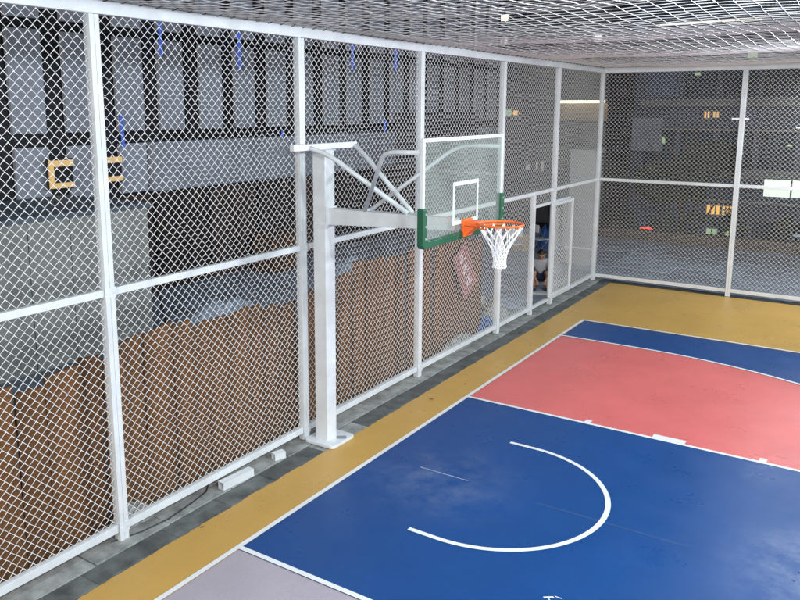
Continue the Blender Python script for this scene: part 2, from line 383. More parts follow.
LF = empty('long_fence', (PX, 3, 0), 'white steel framed chain link fence along the left end line with open gateway', 'fence')
inv = Matrix.Translation((-PX, -3, 0))
class Local:
    pass
def par(parent, o): o.matrix_parent_inverse = Matrix.Translation(-parent.location); return o
POSTS = [-5.9, -2.94, -.06, 2.80, 5.72, 8.44, 11.35]
for i, y in enumerate(POSTS):
    p = post(LF, PX, y, 'y'); par(LF, p)
RD = .032
def railY(name, y0, y1, z0, z1, d=RD, parent=LF): return par(parent, MB().box((PX-d, y0, z0), (PX+d, y1, z1)).build(name, M_white, parent, bevel=.004))
par(LF, MB().box((PX-.055, -9.5, TOP-.098), (PX+.055, 11.42, TOP+.022)).build('top_rail', M_white, LF, bevel=.006))
for a, b in zip(POSTS[:-1], POSTS[1:]):
    A, B = a+.054, b-.054
    gate_bay = abs(a-5.72) < .01
    end_bay = abs(a-8.44) < .01
    railY('middle_rail', A, B, MID-.035, MID+.035)
    railY('bottom_rail', A, 7.28 if gate_bay else B, .10, .18)
    if gate_bay: railY('bottom_rail', 7.40, B, .10, .165)
    par(LF, tag(place(chain_link(B-A, TOP-.1-(MID+.037)), (PX, A, MID+.037), 'y').build('chain_link_mesh', M_galv, LF), kind='stuff'))
    if gate_bay:
        par(LF, tag(place(chain_link(7.29-A, MID-.037-.182), (PX, A, .182), 'y').build('chain_link_mesh', M_galv, LF), kind='stuff'))
        par(LF, tag(place(chain_link(B-7.37, .20), (PX, 7.37, 2.27), 'y').build('chain_link_mesh', M_galv, LF), kind='stuff'))
        par(LF, MB().box((PX-.045, 7.29, .004), (PX+.045, 7.37, MID-.037)).build('door_jamb', M_white, LF, bevel=.004))
        railY('door_lintel', 7.372, B, 2.20, 2.26)
    else:
        par(LF, tag(place(chain_link(B-A, MID-.037-.182), (PX, A, .182), 'y').build('chain_link_mesh', M_galv, LF), kind='stuff'))
railY('door_lintel', 8.50, 9.42, 2.20, 2.26, .034)

clampm = MB().box((.046, -.062, -.05), (.051, .062, .05))
for yy_ in (-.04, .04): clampm.tube([(.051, yy_, 0), (.058, yy_, 0)], .011, 8)
clm = clampm.mesh('rail_clamp'); clm.materials.append(M_white)
for y in POSTS[1:-1]:
    for zz_ in (MID, .14):
        o = link('rail_clamp', clm, None, LF); o.location = (0, y-3, zz_)
# gate leaf: slid open, standing in front of the bay beyond the doorway
GT = empty('sliding_gate', (PX+.07, 8.9, .16), 'white mesh gate leaf slid open beside the dark doorway', 'gate')
gx = PX+.082
def gp(o): return par(GT, o)
y0, y1, z0, z1 = 8.16, 9.44, .20, 2.23
for yy in (y0, y1-.07): gp(MB().box((gx-.02, yy, z0), (gx+.02, yy+.07, z1)).build('stile', M_white, GT, bevel=.003))
gp(MB().box((gx-.019, y0+.071, z1-.065), (gx+.019, y1-.071, z1)).build('top_rail', M_white, GT, bevel=.003))
gp(MB().box((gx-.019, y0+.071, z0), (gx+.019, y1-.071, z0+.065)).build('bottom_rail', M_white, GT, bevel=.003))
gp(tag(place(chain_link(y1-y0-.144, z1-z0-.134), (gx, y0+.072, z0+.067), 'y').build('chain_link_mesh', M_galv, GT), kind='stuff'))
gp(MB().tube([(gx+.022, y0+.035, 1.0), (gx+.06, y0+.035, 1.0), (gx+.06, y0+.035, 1.2), (gx+.022, y0+.035, 1.2)], .009, 6).build('handle', M_white, GT))

FY = 11.35
FF = empty('far_fence', (4.0, FY, 0), 'white steel framed chain link fence crossing the far side of the court', 'fence')
FP = [1.99, 5.05, 8.1, 11.2]
for x in FP: par(FF, post(FF, x, FY, 'x'))
par(FF, MB().box((PX+.056, FY-.05, TOP-.098), (13, FY+.05, TOP+.022)).build('top_rail', M_white, FF, bevel=.006))
xs = [PX] + FP
for a, b in zip(xs[:-1], xs[1:]):
    A, B = a+.054, b-.054
    for nm, za, zb in (('middle_rail', MID-.035, MID+.035), ('bottom_rail', .10, .18)):
        par(FF, MB().box((A, FY-RD, za), (B, FY+RD, zb)).build(nm, M_white, FF, bevel=.004))
    for za, zb in ((MID+.037, TOP-.1), (.182, MID-.037)):
        par(FF, tag(place(chain_link(B-A, zb-za), (A, FY, za), 'x').build('chain_link_mesh', M_galv, FF), kind='stuff'))

# ------------------------------------------------------------------ ceiling net
NX0, NX1, NY0, NY1, NC = PX+.03, 10.9, -9.0, FY-.02, .16
nx = round((NX1-NX0)/NC); ny = round((NY1-NY0)/NC)
rs = random.Random(3)
P = {}
for i in range(nx+1):
    for j in range(ny+1):
        x = NX0 + (NX1-NX0)*i/nx; y = NY0 + (NY1-NY0)*j/ny
        e = min(i, 4)/4 * min(ny-j, 4)/4
        bay = abs(math.sin((y-NY1)/3.8*math.pi))
        sag = -.055*bay*min(1, i/6) - .03*abs(math.sin(x*.9))
        P[i, j] = Vector((x + rs.gauss(0, .0055)*e, y + rs.gauss(0, .0055)*e, TOP + .035 + sag*e + rs.gauss(0, .0022)*e))
nm = MB()
for j in range(ny+1): nm.tube([P[i, j] for i in range(nx+1)], .0036, 4, cap=False)
for i in range(nx+1): nm.tube([P[i, j] for j in range(ny+1)], .0036, 4, cap=False)
net = empty('ceiling_net', (4, 1, TOP), 'white square mesh net stretched over the top of the cage', 'net')
par(net, tag(nm.build('net_cords', M_cord, net), kind='stuff'))
par(net, MB().tube([(PX+.03, y*.5-9, TOP+.036) for y in range(0, 41)], .010, 6).build('edge_rope', M_cord, net))
par(net, MB().tube([(PX+.03+x*.5, FY-.02, TOP+.036) for x in range(0, 25)], .010, 6).build('edge_rope', M_cord, net))
hl = MB()
N = 20*int(9.5+FY)
hl.tube([(PX+.045 + .024*math.cos(a), -5 + (FY+5)*i/1400, TOP+.026 + .016*math.sin(a)) for i in range(1401) for a in [i*2*math.pi/(1400/82)]], .0045, 4)
par(net, hl.build('lacing_cord', M_dkcord, net))
# far cross cable that carries the net a little inside the far fence
par(net, MB().tube([(PX+.05, FY-.75, TOP+.05), (5, FY-.75, TOP+.03), (11, FY-.75, TOP+.05)], .007, 6).build('support_cable', M_steel, net))
par(net, MB().tube([(5.2, -9, TOP+.03), (5.2, 1, TOP+.02), (5.2, FY, TOP+.03)], .007, 6).build('support_cable', M_steel, net))
par(net, MB().tube([(PX, -8.6, TOP+.03), (4, -8.6, TOP+.02), (11, -8.6, TOP+.03)], .007, 6).build('support_cable', M_steel, net))
par(net, MB().tube([(9.6, -9, TOP+.03), (9.6, 1, TOP+.02), (9.6, FY, TOP+.03)], .007, 6).build('support_cable', M_steel, net))

# ------------------------------------------------------------------ floodlights hung from the net cables
def floodlight(x, y, lab, tilt=(0, 0), power=1.0):
    z = TOP - .16
    f = empty('floodlight', (x, y, z), lab, 'floodlight', 'floodlights hung under the net')
    MB().box((-.26,-.19,-.03),(.26,.19,.05)).build('housing', M_lamp, f, bevel=.01)
    fins = MB()
    for k in range(7): fins.box((-.24+.08*k-.006, -.17, .05), (-.24+.08*k+.006, .17, .085))
    fins.build('cooling_fins', M_lamp, f)
    MB().tube([(-.265,0,0),(-.285,0,.08),(-.2,0,.2),(.2,0,.2),(.285,0,.08),(.265,0,0)], .012, 6).build('bracket', M_lamp, f)
    MB().box((-.235,-.165,-.036),(.235,.165,-.0305)).build('lens', M_lens, f)
    ld = bpy.data.lights.new('flood', 'AREA'); ld.shape = 'RECTANGLE'; ld.size = .46; ld.size_y = .32; ld.energy = LAMP_POWER*power; ld.color = (.87, .95, 1)
    lo = bpy.data.objects.new('light_source', ld); C.objects.link(lo); lo.parent = f; lo.location = (0, 0, -.045)
    f.rotation_euler = (R(tilt[0]), R(tilt[1]), 0)
floodlight(4.5, 10.58, 'black floodlight nearest the far fence', (0, 4), 1.25)
floodlight(5.2, 4.6, 'black floodlight level with the far side of the key', (0, 58), 1.1)
floodlight(5.2, -.6, 'black floodlight level with the hoop', (0, 58), 1.1)
floodlight(5.2, -5.6, 'black floodlight nearest the camera', (25, 50), 1.2)
floodlight(9.6, 3.0, 'outer black floodlight toward the far side', (-10, 62), 1.7)
floodlight(9.6, -4.0, 'outer black floodlight toward the near side', (20, 55), 1.4)
floodlight(1.2, -8.6, 'black floodlight on the near left of the cage', (50, 5), .8)

# ------------------------------------------------------------------ basketball stand
HX, HY = -.84, .06
HP = empty('basketball_stand', (HX, HY, 0), 'white pole basketball stand with glass backboard, green padding and orange rim', 'basketball stand')
def hp(o, parent=None):
    if parent is None: o.parent = HP; return par(HP, o)
    o.parent = parent; return o
PW = .096
pole = hp(MB().box((HX-PW, HY-PW, .03), (HX+PW, HY+PW, 3.69)).build('pole', M_white, bevel=.012))
bp_ = MB()
def rr(cx, cy, w, h, r, n=6):
    pts = []
    for (sx, sy, a) in ((1,1,0),(-1,1,90),(-1,-1,180),(1,-1,270)):
        for i in range(n+1):
            t = R(a + 90*i/n); pts.append((cx+sx*(w-r)+r*math.cos(t), cy+sy*(h-r)+r*math.sin(t)))
    return pts
def prism(m, pts, z0, z1):
    n = len(m.v); N = len(pts); m.v += [(x,y,z0) for x,y in pts] + [(x,y,z1) for x,y in pts]
    m.f.append(list(range(n, n+N))[::-1]); m.f.append(list(range(n+N, n+2*N)))
    for i in range(N): m.f.append([n+i, n+(i+1)%N, n+N+(i+1)%N, n+N+i])
    return m
prism(bp_, rr(HX+.03, HY+.03, .235, .24, .06), .003, .045)
base = hp(bp_.build('base_plate', M_white, bevel=.008))
lb = MB().poly([(-.06,-.045),(.06,-.045),(.06,.045),(-.06,.045)], 0).build('data_plate', M_label, base, loc=(HX+.175, HY+.09, .0475)); lb.rotation_euler = (0,0,R(35))
# main arm, tapering towards the board
BX, BY = 1.12, -.03; BZ0, BZ1 = 2.86, 3.90; BW = .915
arm = MB()
pa, pb = (HX+PW, HY, 2.905), (BX-.09, BY, 2.96)
n = 0
for (x, y, z, w, h) in ((pa[0], pa[1], pa[2], .15, .20), (pb[0], pb[1], pb[2], .11, .13)):
    arm.v += [(x, y-w/2, z-h/2), (x, y+w/2, z-h/2), (x, y+w/2, z+h/2), (x, y-w/2, z+h/2)]
arm.f += [[0,1,2,3],[7,6,5,4],[0,4,5,1],[1,5,6,2],[2,6,7,3],[3,7,4,0]]
ao = hp(arm.build('main_arm', M_white, bevel=.008))
hp(MB().box((HX-.03, HY-.13, 2.77), (HX+PW+.012, HY+.13, 2.80)).build('arm_bracket', M_white))
hp(MB().box((HX+.105, HY-.11, 2.79), (HX+.118, HY+.11, 3.02)).build('arm_flange', M_white, bevel=.003))
# top cross bar and the tie tubes running down to the arm
hp(MB().box((HX-.035, -.53, 3.70), (HX+.035, .72, 3.775)).build('cross_bar', M_white, bevel=.008))
hp(MB().box((HX-.11, HY-.11, 3.69), (HX+.11, HY+.11, 3.699)).build('pole_cap', M_white))
def bend(pts, n=8, r=.18):
    pts = [Vector(p) for p in pts]; out = [pts[0]]
    for a, b, c in zip(pts[:-2], pts[1:-1], pts[2:]):
        u = (a-b).normalized(); v = (c-b).normalized(); p0 = b+u*r; p2 = b+v*r
        for i in range(n+1):
            t = i/n; out.append(p0*(1-t)**2 + b*2*t*(1-t) + p2*t*t)
    out.append(pts[-1]); return out
JX = .40
hp(MB().tube(bend([(HX, -.24, 3.735), (HX+.28, -.21, 3.66), (JX, -.03, 3.03)]), .028, 10).build('tie_tube', M_white, smooth=True))
hp(MB().tube(bend([(HX, .70, 3.735), (HX+.22, .55, 3.66), (JX, .07, 3.03)]), .028, 10).build('tie_tube', M_white, smooth=True))
hp(MB().box((JX-.09, -.06, 2.985), (JX+.10, .10, 3.012)).build('clamp_plate', M_white, bevel=.004))
# tubes from the arm up to the upper corners of the board
for sg, yy in ((-1, BY-.86), (1, BY+.86)):
    hp(MB().tube(bend([(-.20, .05+sg*.05, 3.0), (.60, yy*.93, 3.76), (BX-.02, yy, 3.76)]), .024, 10).build('board_strut', M_white, smooth=True))
hp(MB().tube([(-.20, -.03, 3.0), (-.20, .13, 3.0)], .028, 10).build('strut_collar', M_white, smooth=True))
# board
bb = hp(MB().box((BX-.012, BY-BW+.03, BZ0+.03), (BX, BY+BW-.03, BZ1-.03)).build('backboard', M_glass))
fr = .038
def fb(a, b, nm='frame_bar', m=M_white, bv=.005):
    o = MB().box(a, b).build(nm, m, bb, bevel=bv); return o
fb((BX-.035, BY-BW, BZ1-fr), (BX+.006, BY+BW, BZ1))
fb((BX-.035, BY-BW, BZ0), (BX+.006, BY+BW, BZ0+fr))
fb((BX-.034, BY-BW, BZ0+fr+.0005), (BX+.005, BY-BW+fr, BZ1-fr-.0005)); fb((BX-.034, BY+BW-fr, BZ0+fr+.0005), (BX+.005, BY+BW, BZ1-fr-.0005))
def padU():
    t = .075; hgt = .40
    o = MB()
    y0, y1, z0 = BY-BW-.02, BY+BW+.02, BZ0-.035
    prof = [(y0, z0+hgt), (y0, z0+.03), (y0+.03, z0), (y1-.03, z0), (y1, z0+.03), (y1, z0+hgt), (y1-t, z0+hgt), (y1-t, z0+t+.03), (y1-t-.03, z0+t), (y0+t+.03, z0+t), (y0+t, z0+t+.03), (y0+t, z0+hgt)]
    N = len(prof)
    o.v = [(BX-.05, a, b) for a, b in prof] + [(BX+.028, a, b) for a, b in prof]
    # quads between outer and inner edges
    quads = [(0,1,10,11),(1,2,9,10),(2,3,8,9),(3,4,7,8),(4,5,6,7)]
    for q in quads: o.f.append([i+N for i in q]); o.f.append([i for i in q][::-1])
    for i in range(N): o.f.append([i, (i+1)%N, N+(i+1)%N, N+i])
    p = o.build('edge_padding', M_green, bb, bevel=.012); return p
pad = padU()
for yy in (BY-BW+.02, BY+BW-.02):
    for zz in (BZ0+.07, BZ0+.19, BZ0+.31):
        MB().tube([(BX+.028, yy, zz), (BX+.033, yy, zz)], .011, 10).build('padding_bolt', M_bolt, bb)
tb = MB(); tw, th, tl = .295, .45, .042; tz = 2.985
for a, b in (((-tw, tz), (-tw+tl, tz+th)), ((tw-tl, tz), (tw, tz+th)), ((-tw+tl, tz+th-tl), (tw-tl, tz+th)), ((-tw+tl, tz), (tw-tl, tz+tl))):
    tb.box((BX+.001, BY+a[0], a[1]), (BX+.003, BY+b[0], b[1]))
tb.build('target_square', mat('dull white board line', (.52, .56, .55), .5), bb)
# rim
RX, RZ = 1.53, 3.0
rim = hp(MB().tube([(RX+.232*math.cos(2*math.pi*i/40), BY+.232*math.sin(2*math.pi*i/40), RZ) for i in range(40)], .0125, 8, closed=True).build('rim', M_orange, smooth=True))
bk = MB(); bk.box((BX+.004, BY-.10, RZ-.155), (BX+.04, BY+.10, RZ+.03)); bk.box((BX+.04, BY-.085, RZ-.025), (RX-.24, BY+.085, RZ+.012))
bk.v += [(BX+.04, BY-.08, RZ-.145), (BX+.04, BY+.08, RZ-.145), (RX-.245, BY+.06, RZ-.03), (RX-.245, BY-.06, RZ-.03), (BX+.04, BY-.08, RZ-.025), (BX+.04, BY+.08, RZ-.025)]
k0 = len(bk.v)-6; bk.f += [[k0,k0+1,k0+2,k0+3],[k0,k0+3,k0+4],[k0+1,k0+5,k0+2]]
bko = bk.build('rim_bracket', M_orange, rim, bevel=.004)
sup = MB()
for sg in (-1, 1): sup.tube([(BX+.04, BY+sg*.09, RZ-.03), (RX-.14, BY+sg*.19, RZ-.012)], .009, 6)
sup.tube([(RX+.232*math.cos(R(t)), BY+.232*math.sin(R(t)), RZ-.035) for t in range(100, 261, 10)], .008, 6)
sup.build('rim_brace', M_orange, rim)
hk = MB()
for i in range(12):
    a = 2*math.pi*(i+.5)/12; hk.tube([(RX+.232*math.cos(a), BY+.232*math.sin(a), RZ-.01), (RX+.226*math.cos(a), BY+.226*math.sin(a), RZ-.035), (RX+.215*math.cos(a), BY+.215*math.sin(a), RZ-.02)], .005, 4)
hk.build('net_hooks', M_orange, rim)
nt_ = MB(); rows = [(0, .225), (.09, .172), (.17, .122), (.24, .086), (.31, .068), (.37, .062), (.42, .068)]
for st in (0, 1):
    for i in range(12):
        pts = []
        for r_, (dz, rad) in enumerate(rows):
            a = 2*math.pi*(i + .5 + (r_/2 if st else -r_/2))/12
            pts.append((RX+rad*math.cos(a)+random.uniform(-.004,.004), BY+rad*math.sin(a)+random.uniform(-.004,.004), RZ-.03-dz))
        nt_.tube(pts, .0062, 5)
for dz, rad in rows[3:]:
    nt_.tube([(RX+rad*math.cos(2*math.pi*i/24), BY+rad*math.sin(2*math.pi*i/24), RZ-.03-dz-.012*(i%2)) for i in range(24)], .0055, 4, closed=True)
nt_.build('net', M_cord, rim)

# ------------------------------------------------------------------ bits lying on the kerb and court
def open_tube(name, L, w, wall, label, loc, rz, tiltx=0):
    m = MB(); h = w
    m.box((-L/2,-w/2,0),(L/2,w/2,wall)); m.box((-L/2,-w/2,h-wall),(L/2,w/2,h)); m.box((-L/2,-w/2,wall+.0002),(L/2,-w/2+wall,h-wall-.0002)); m.box((-L/2,w/2-wall,wall+.0002),(L/2,w/2,h-wall-.0002))
    o = m.build(name, M_white); o.location = loc; o.rotation_euler = (tiltx, 0, rz); tag(o, label, 'offcut', 'white tube offcuts on the kerb'); return o
open_tube('tube_offcut', .46, .09, .005, 'longer white square tube offcut lying on the kerb by the bottom rail', (-.985, -1.44, .004), R(86))
open_tube('tube_offcut', .15, .085, .005, 'short white square tube offcut lying on the kerb near the pole', (-.99, -.70, .004), R(72))
cb = MB().tube([(-1.12,-3.05,.012),(-1.03,-2.75,.009),(-1.0,-2.45,.009),(-1.04,-2.1,.009),(-1.1,-1.8,.010),(-1.25,-1.6,.012)], .007, 6, ).build('loose_cable', M_black); tag(cb, 'thin black cable lying along the kerb at the near post', 'cable')
lf = MB(); lf.v = [(-.05,0,0),(-.015,.018,.008),(.03,.016,.004),(.055,0,.012),(.02,-.018,.006),(-.02,-.014,.002)]; lf.f = [[0,1,5],[1,2,4,5],[2,3,4]]
lm = lf.mesh('dry_leaf'); lm.materials.append(M_dryleaf)
for (x, y, a, sc, lab) in ((-.42,2.05,.4,.7,'small dry leaf on the yellow border, just left of the red zone corner'),(-.3,2.9,1.9,.6,'small dry leaf on the yellow border beside the near end of the red zone'),(-.60,-2.35,1.2,.5,'tiny dry leaf on the yellow edge nearest the camera'),(-.25,5.35,2.6,.6,'tiny dry leaf on the yellow border near the far end of the red zone'),(-.72,6.0,1,1.2,'larger dry leaf on the kerb at the post under the hoop net')):
    o = link('dry_leaf', lm, None, None, loc=(x, y, .003)); o.rotation_euler = (0,0,a); o.scale = (sc,)*3
    tag(o, lab, 'leaf', 'dry leaves beside the fence')

# ------------------------------------------------------------------ brown board hoarding behind the fence
HO = empty('board_hoarding', (-1.42, 0, 0), 'rough hoarding of weathered brown boards standing behind the left fence', 'hoarding')
y = -5.4; hseq = random.Random(11)
while y < 5.65:
    w = hseq.uniform(.24, .40)
    hgt = 1.81 + .05*math.sin(y*2.1) + hseq.uniform(-.07, .07) + (.16 if y > 1.4 else 0)
    if y > 5: hgt -= .1
    b = MB().box((-.012, 0, 0), (.012, w-.006, hgt))
    b.v[4+1] = (b.v[5][0], b.v[5][1], b.v[5][2]+hseq.uniform(-.05,.03)); b.v[4] = (b.v[4][0], b.v[4][1], b.v[5][2]); 
    d = hseq.uniform(-.04, .04); b.v[6] = (b.v[6][0], b.v[6][1], b.v[6][2]+d); b.v[7] = (b.v[7][0], b.v[7][1], b.v[6][2])
    o = b.build('board', M_brown, HO); o.location = (hseq.uniform(-.025, .025), y, 0); o.rotation_euler = (hseq.uniform(-.012,.012), R(hseq.uniform(-1.5, .5)), hseq.uniform(-.06,.06))
    y += w
for zz in (.45, 1.35): MB().box((-.075, -5.3, zz), (-.04, 5.6, zz+.07)).build('backing_rail', M_brown, HO)

# leaning red notice board at the end of the hoarding
rb = empty('notice_board', (-1.28, 5.0, .98), 'faded red notice board with pale strokes leaning on the brown hoarding', 'notice board')
rb.rotation_euler = (R(26), R(-4), 0)
MB().box((-.012, -.30, -.02), (.0, .26, .85)).build('panel', M_redsign, rb, bevel=.003)
st = MB()
for zc in (.68, .44, .20):
    for a, b in (((-.10,zc+.06),(.10,zc+.075)), ((-.08,zc),(.09,zc+.015)), ((-.01,zc-.07),(.008,zc+.09)), ((-.10,zc-.07),(-.06,zc-.01)), ((.05,zc-.08),(.10,zc-.05))):
        st.box((.0008, a[0], a[1]), (.002, b[0], b[1]))
st.build('lettering', M_whiteb, rb)
pk = MB().box((-.06,-.55,-.012),(.06,.55,.012)).build('timber_plank', M_wood, bevel=.003); pk.location = (-1.62, 6.3, .26); pk.rotation_euler = (R(-24), 0, R(14)); tag(pk, 'pale timber plank leaning against the debris at the hoarding end', 'plank')
def heap(name, loc, rx, ry, h, m, label, cat, seed, n=12):
    g = random.Random(seed); o = MB(); N = n
    for i in range(N+1):
        for j in range(N+1):
            u = -1+2*i/N; v = -1+2*j/N; d = math.sqrt(u*u+v*v)
            z = h*max(0, 1-d**1.5)*(.6+.8*g.random()) - .01
            o.v.append((u*rx + g.uniform(-.02,.02), v*ry + g.uniform(-.02,.02), max(-.005, z)))
    for i in range(N):
        for j in range(N):
            a = i*(N+1)+j; o.f.append([a, a+N+1, a+N+2, a+1])
    ob = o.build(name, m); ob.location = loc; return tag(ob, label, cat)
heap('rubble_heap', (-1.28, 4.5, 0), .11, .9, .20, M_rub, 'pale grey rubble heaped along the foot of the boards', 'rubble', 4)
heap('rubble_heap', (-1.75, 6.75, 0), .45, .5, .40, M_rub, 'pale rubble heap past the end of the hoarding', 'rubble', 5)
heap('tarpaulin', (-1.50, 5.95, 0), .28, .36, .24, M_bluet, 'crumpled blue tarpaulin on the ground by the rubble', 'tarpaulin', 6)
heap('rubble_heap', (-1.28, -2.7, 0), .10, .35, .20, M_rub, 'low pale rubble behind the nearest fence post', 'rubble', 8)

# ------------------------------------------------------------------ grey cabin behind the hoarding
CBN = empty('site_cabin', (-6, -2, 0), 'low grey panelled cabin with flat bluish roof behind the brown boards', 'cabin')
par(CBN, MB().box((-8.2,-6.5,.02),(-6.03,1.66,2.46)).build('core', M_dkwall, CBN))
yy = 1.70; wid = [.80,.78,.74,.78,.78,.78,.78,.78,.78,.78]
for w in wid:
    par(CBN, MB().box((-6.028, yy-w+.016, .05), (-5.99, yy, 2.47)).build('wall_panel', M_cabin, CBN, bevel=.004)); yy -= w
par(CBN, MB().box((-8.15, 1.662, .05), (-6.03, 1.70, 2.47)).build('end_panel', M_cabin, CBN))
par(CBN, MB().box((-8.3,-6.5,2.472),(-5.95,1.75,2.55)).build('roof', M_roof, CBN))
tpw = boxo('low_wall', (-4.6,-6,0), (-4.3, .6, .62), M_roof); tag(tpw, 'low bluish grey wall in front of the cabin', 'wall')

M_paleblue = mat('pale blue sheeting', (.42, .50, .62), .55, var=.25, scale=4, bump=.4, bscale=12)
heap('plastic_sheeting', (-6.4, 3.9, 0), .55, .95, .30, M_paleblue, 'pale blue sheeting heaped on the paving right of the grey cabin', 'sheeting', 14)
heap('plastic_sheeting', (-6.7, 8.9, 0), .5, .6, .34, M_paleblue, 'pale blue sheeting seen just right of the basketball pole', 'sheeting', 15)
lp = empty('leaning_pipe', (-4.5, .9, 0), 'thin black pipe leaning on a bracket at the cabin end', 'pipe')
par(lp, MB().tube([(-4.5, .92, .0), (-4.52, .74, .71), (-4.5, .56, 1.43), (-4.48, .42, 1.8)], .022, 8).build('shaft', M_black, lp, smooth=True))
par(lp, MB().tube([(-4.56, .93, .0), (-4.40, .93, .02)], .05, 8).build('foot', M_black, lp))
cr = empty('wooden_crate', (-8.4, 8.0, 0), 'brown wooden crate standing in front of the dark shutters', 'crate')
for k in range(5): par(cr, MB().box((-8.05, 7.4, .04+.19*k), (-8.02, 8.6, .04+.19*k+.165)).build('slat', M_brown, cr))
par(cr, MB().box((-8.75, 7.42, .02), (-8.051, 8.58, .98)).build('core', M_brown, cr))
par(cr, MB().box((-8.78, 7.38, .981), (-8.0, 8.62, 1.01)).build('lid', M_brown, cr))

# ------------------------------------------------------------------ long panelled building at left
LB = empty('panel_building', (-9, 8, 0), 'long building clad in tall pale panels with dark vertical bands, left of the court', 'building')
FXp = -9.0
par(LB, MB().box((-17,-9,.0),(FXp-.22,23.2,15)).build('core', M_dkwall, LB))
cols = [.95+1.224*k for k in range(-7, 19)]
rows_ = [(3.70, 5.68), (5.88, 8.4), (8.56, 11.1), (11.26, 13.8)]
pm = {}
for ci, y in enumerate(cols):
    dw = .27 if ci % 2 else .23
    y0, y1 = y+dw, y+1.224-(.23 if ci % 2 else .27)
    if y1 > 23: continue
    for ri_, (za, zb) in enumerate(rows_):
        key = (ci % 2, ri_)
        if key not in pm:
            pm[key] = MB().box((-.20, 0, 0), (-.10, y1-y0, zb-za)).mesh('cladding_panel'); pm[key].materials.append(M_panel)
        o = link('cladding_panel', pm[key], None, LB, bevel=.01); o.location = (FXp+9 , y0-8, za)
    if y1 < 4.4:
        par(LB, MB().box((FXp-.2, y0, 2.35), (FXp-.10, y1, 3.43)).build('cladding_panel', M_panel, LB, bevel=.01))
for za in (3.5, 5.735, 8.435, 11.135): par(LB, MB().box((FXp-.215,-8.8,za),(FXp-.12,23,za+.10)).build('floor_band', M_dkwall, LB))
yy = 4.45
while yy < 22.6:
    w = 3.0 if yy+3 < 23 else 23-yy
    par(LB, MB().box((FXp-.21, yy, 2.33),(FXp+.05, yy+w-.02, 3.44)).build('fascia_board', M_fascia, LB, bevel=.01)); yy += w
yy = -6
while yy < 22:
    par(LB, MB().box((FXp-.215, yy+.06, .0),(FXp-.14, yy+1.7, 2.28)).build('shutter', M_shut, LB, bevel=.006)); yy += 1.76
for i in range(11): par(LB, MB().box((FXp+.06, 14.6, 2.2+.17*i),(FXp+.16, 20.6, 2.2+.17*i+.13)).build('louvre_slat', M_louv, LB))
for (yb, za, zb) in ((3.69, 3.35, 4.05), (4.86, 5.35, 6.2), (7.40, 5.15, 6.2), (9.86, 5.3, 6.2), (12.3, 5.3, 6.2), (9.0, 3.3, 3.6), (14.1, 3.45, 3.8), (14.75, 5.4, 6.2)):
    par(LB, MB().box((FXp-.05, yb-.016, za),(FXp+.02, yb+.016, zb)).build('blue_light', M_blueled, LB))
# gold lit signs over the cabin roof
for nm_, ya, yb, za, zb, full, lab in (('lit_sign', 1.80, 2.33, 2.62, 3.17, True, 'gold lit bracket shaped sign left of the nearest fence post'), ('lit_sign', 3.08, 3.53, 2.66, 3.17, False, 'gold lit sign of two bars right of the nearest fence post')):
    sg = empty(nm_, (FXp+.1, ya, za), lab, 'sign')
    def sp(a, b, nm='light_bar'): return par(sg, MB().box((FXp+.055, a[0], a[1]), (FXp+.13, b[0], b[1])).build(nm, M_gold, sg, bevel=.006))
    sp((ya, zb-.12), (yb, zb)); sp((ya, za), (yb, za+.10))
    if full: sp((ya, za+.101), (ya+.08, zb-.121))
    par(sg, MB().box((FXp+.021, ya-.03, za-.03), (FXp+.054, yb+.03, zb+.03)).build('back_plate', M_dkwall, sg))

# ------------------------------------------------------------------ pillar past the corner
pl = empty('concrete_pillar', (-2.07, 13.3, 0), 'light grey square pillar outside the far corner of the cage', 'pillar')
par(pl, MB().box((-2.40,13.0,.0),(-1.74,13.65,3.05)).build('shaft', M_pillar, pl, bevel=.015))
par(pl, MB().box((-2.42,12.98,.45),(-1.72,13.67,.49)).build('band', M_whiteb, pl))
par(pl, MB().box((-2.43,12.97,3.051),(-1.71,13.68,3.10)).build('cap', M_pillar, pl))

# ------------------------------------------------------------------ folding chairs, bag and person outside the gateway
def chair(loc, rz, label):
    c = empty('folding_chair', loc, label, 'chair', 'chairs outside the gateway', rz)
    MB().box((-.20,-.20,.43),(.20,.20,.46)).build('seat', M_whiteb, c, bevel=.01)
    MB().box((-.20,.20,.66),(.20,.23,.88)).build('backrest', M_whiteb, c, bevel=.01)
    for sx in (-1, 1):
        MB().tube([(sx*.19,-.18,.0),(sx*.19,.215,.88)], .011, 6).build('leg', M_steel, c)
        MB().tube([(sx*.17,.22,.0),(sx*.17,-.15,.43)], .011, 6).build('leg', M_steel, c)
chair((-3.55, 14.0, 0), R(150), 'white folding chair seen through the open gateway')
chair((-3.85, 12.9, 0), R(200), 'white folding chair seen through mesh just left of the gateway')
bx = empty('cardboard_box', (-4.2, 14.3, 0), 'brown cardboard box behind the left folding chair', 'box')
MB().box((-.25,-.2,0),(.25,.2,.5)).build('carton', M_wood, bx, bevel=.01); MB().box((-.25,-.03,.501),(.25,.03,.503)).build('tape', M_whiteb, bx)
bgm = heap('blue_bag', (-3.75, 15.2, 0), .35, .3, .75, M_bluet, 'blue bag standing behind the chair beyond the gateway', 'bag', 9, 8)

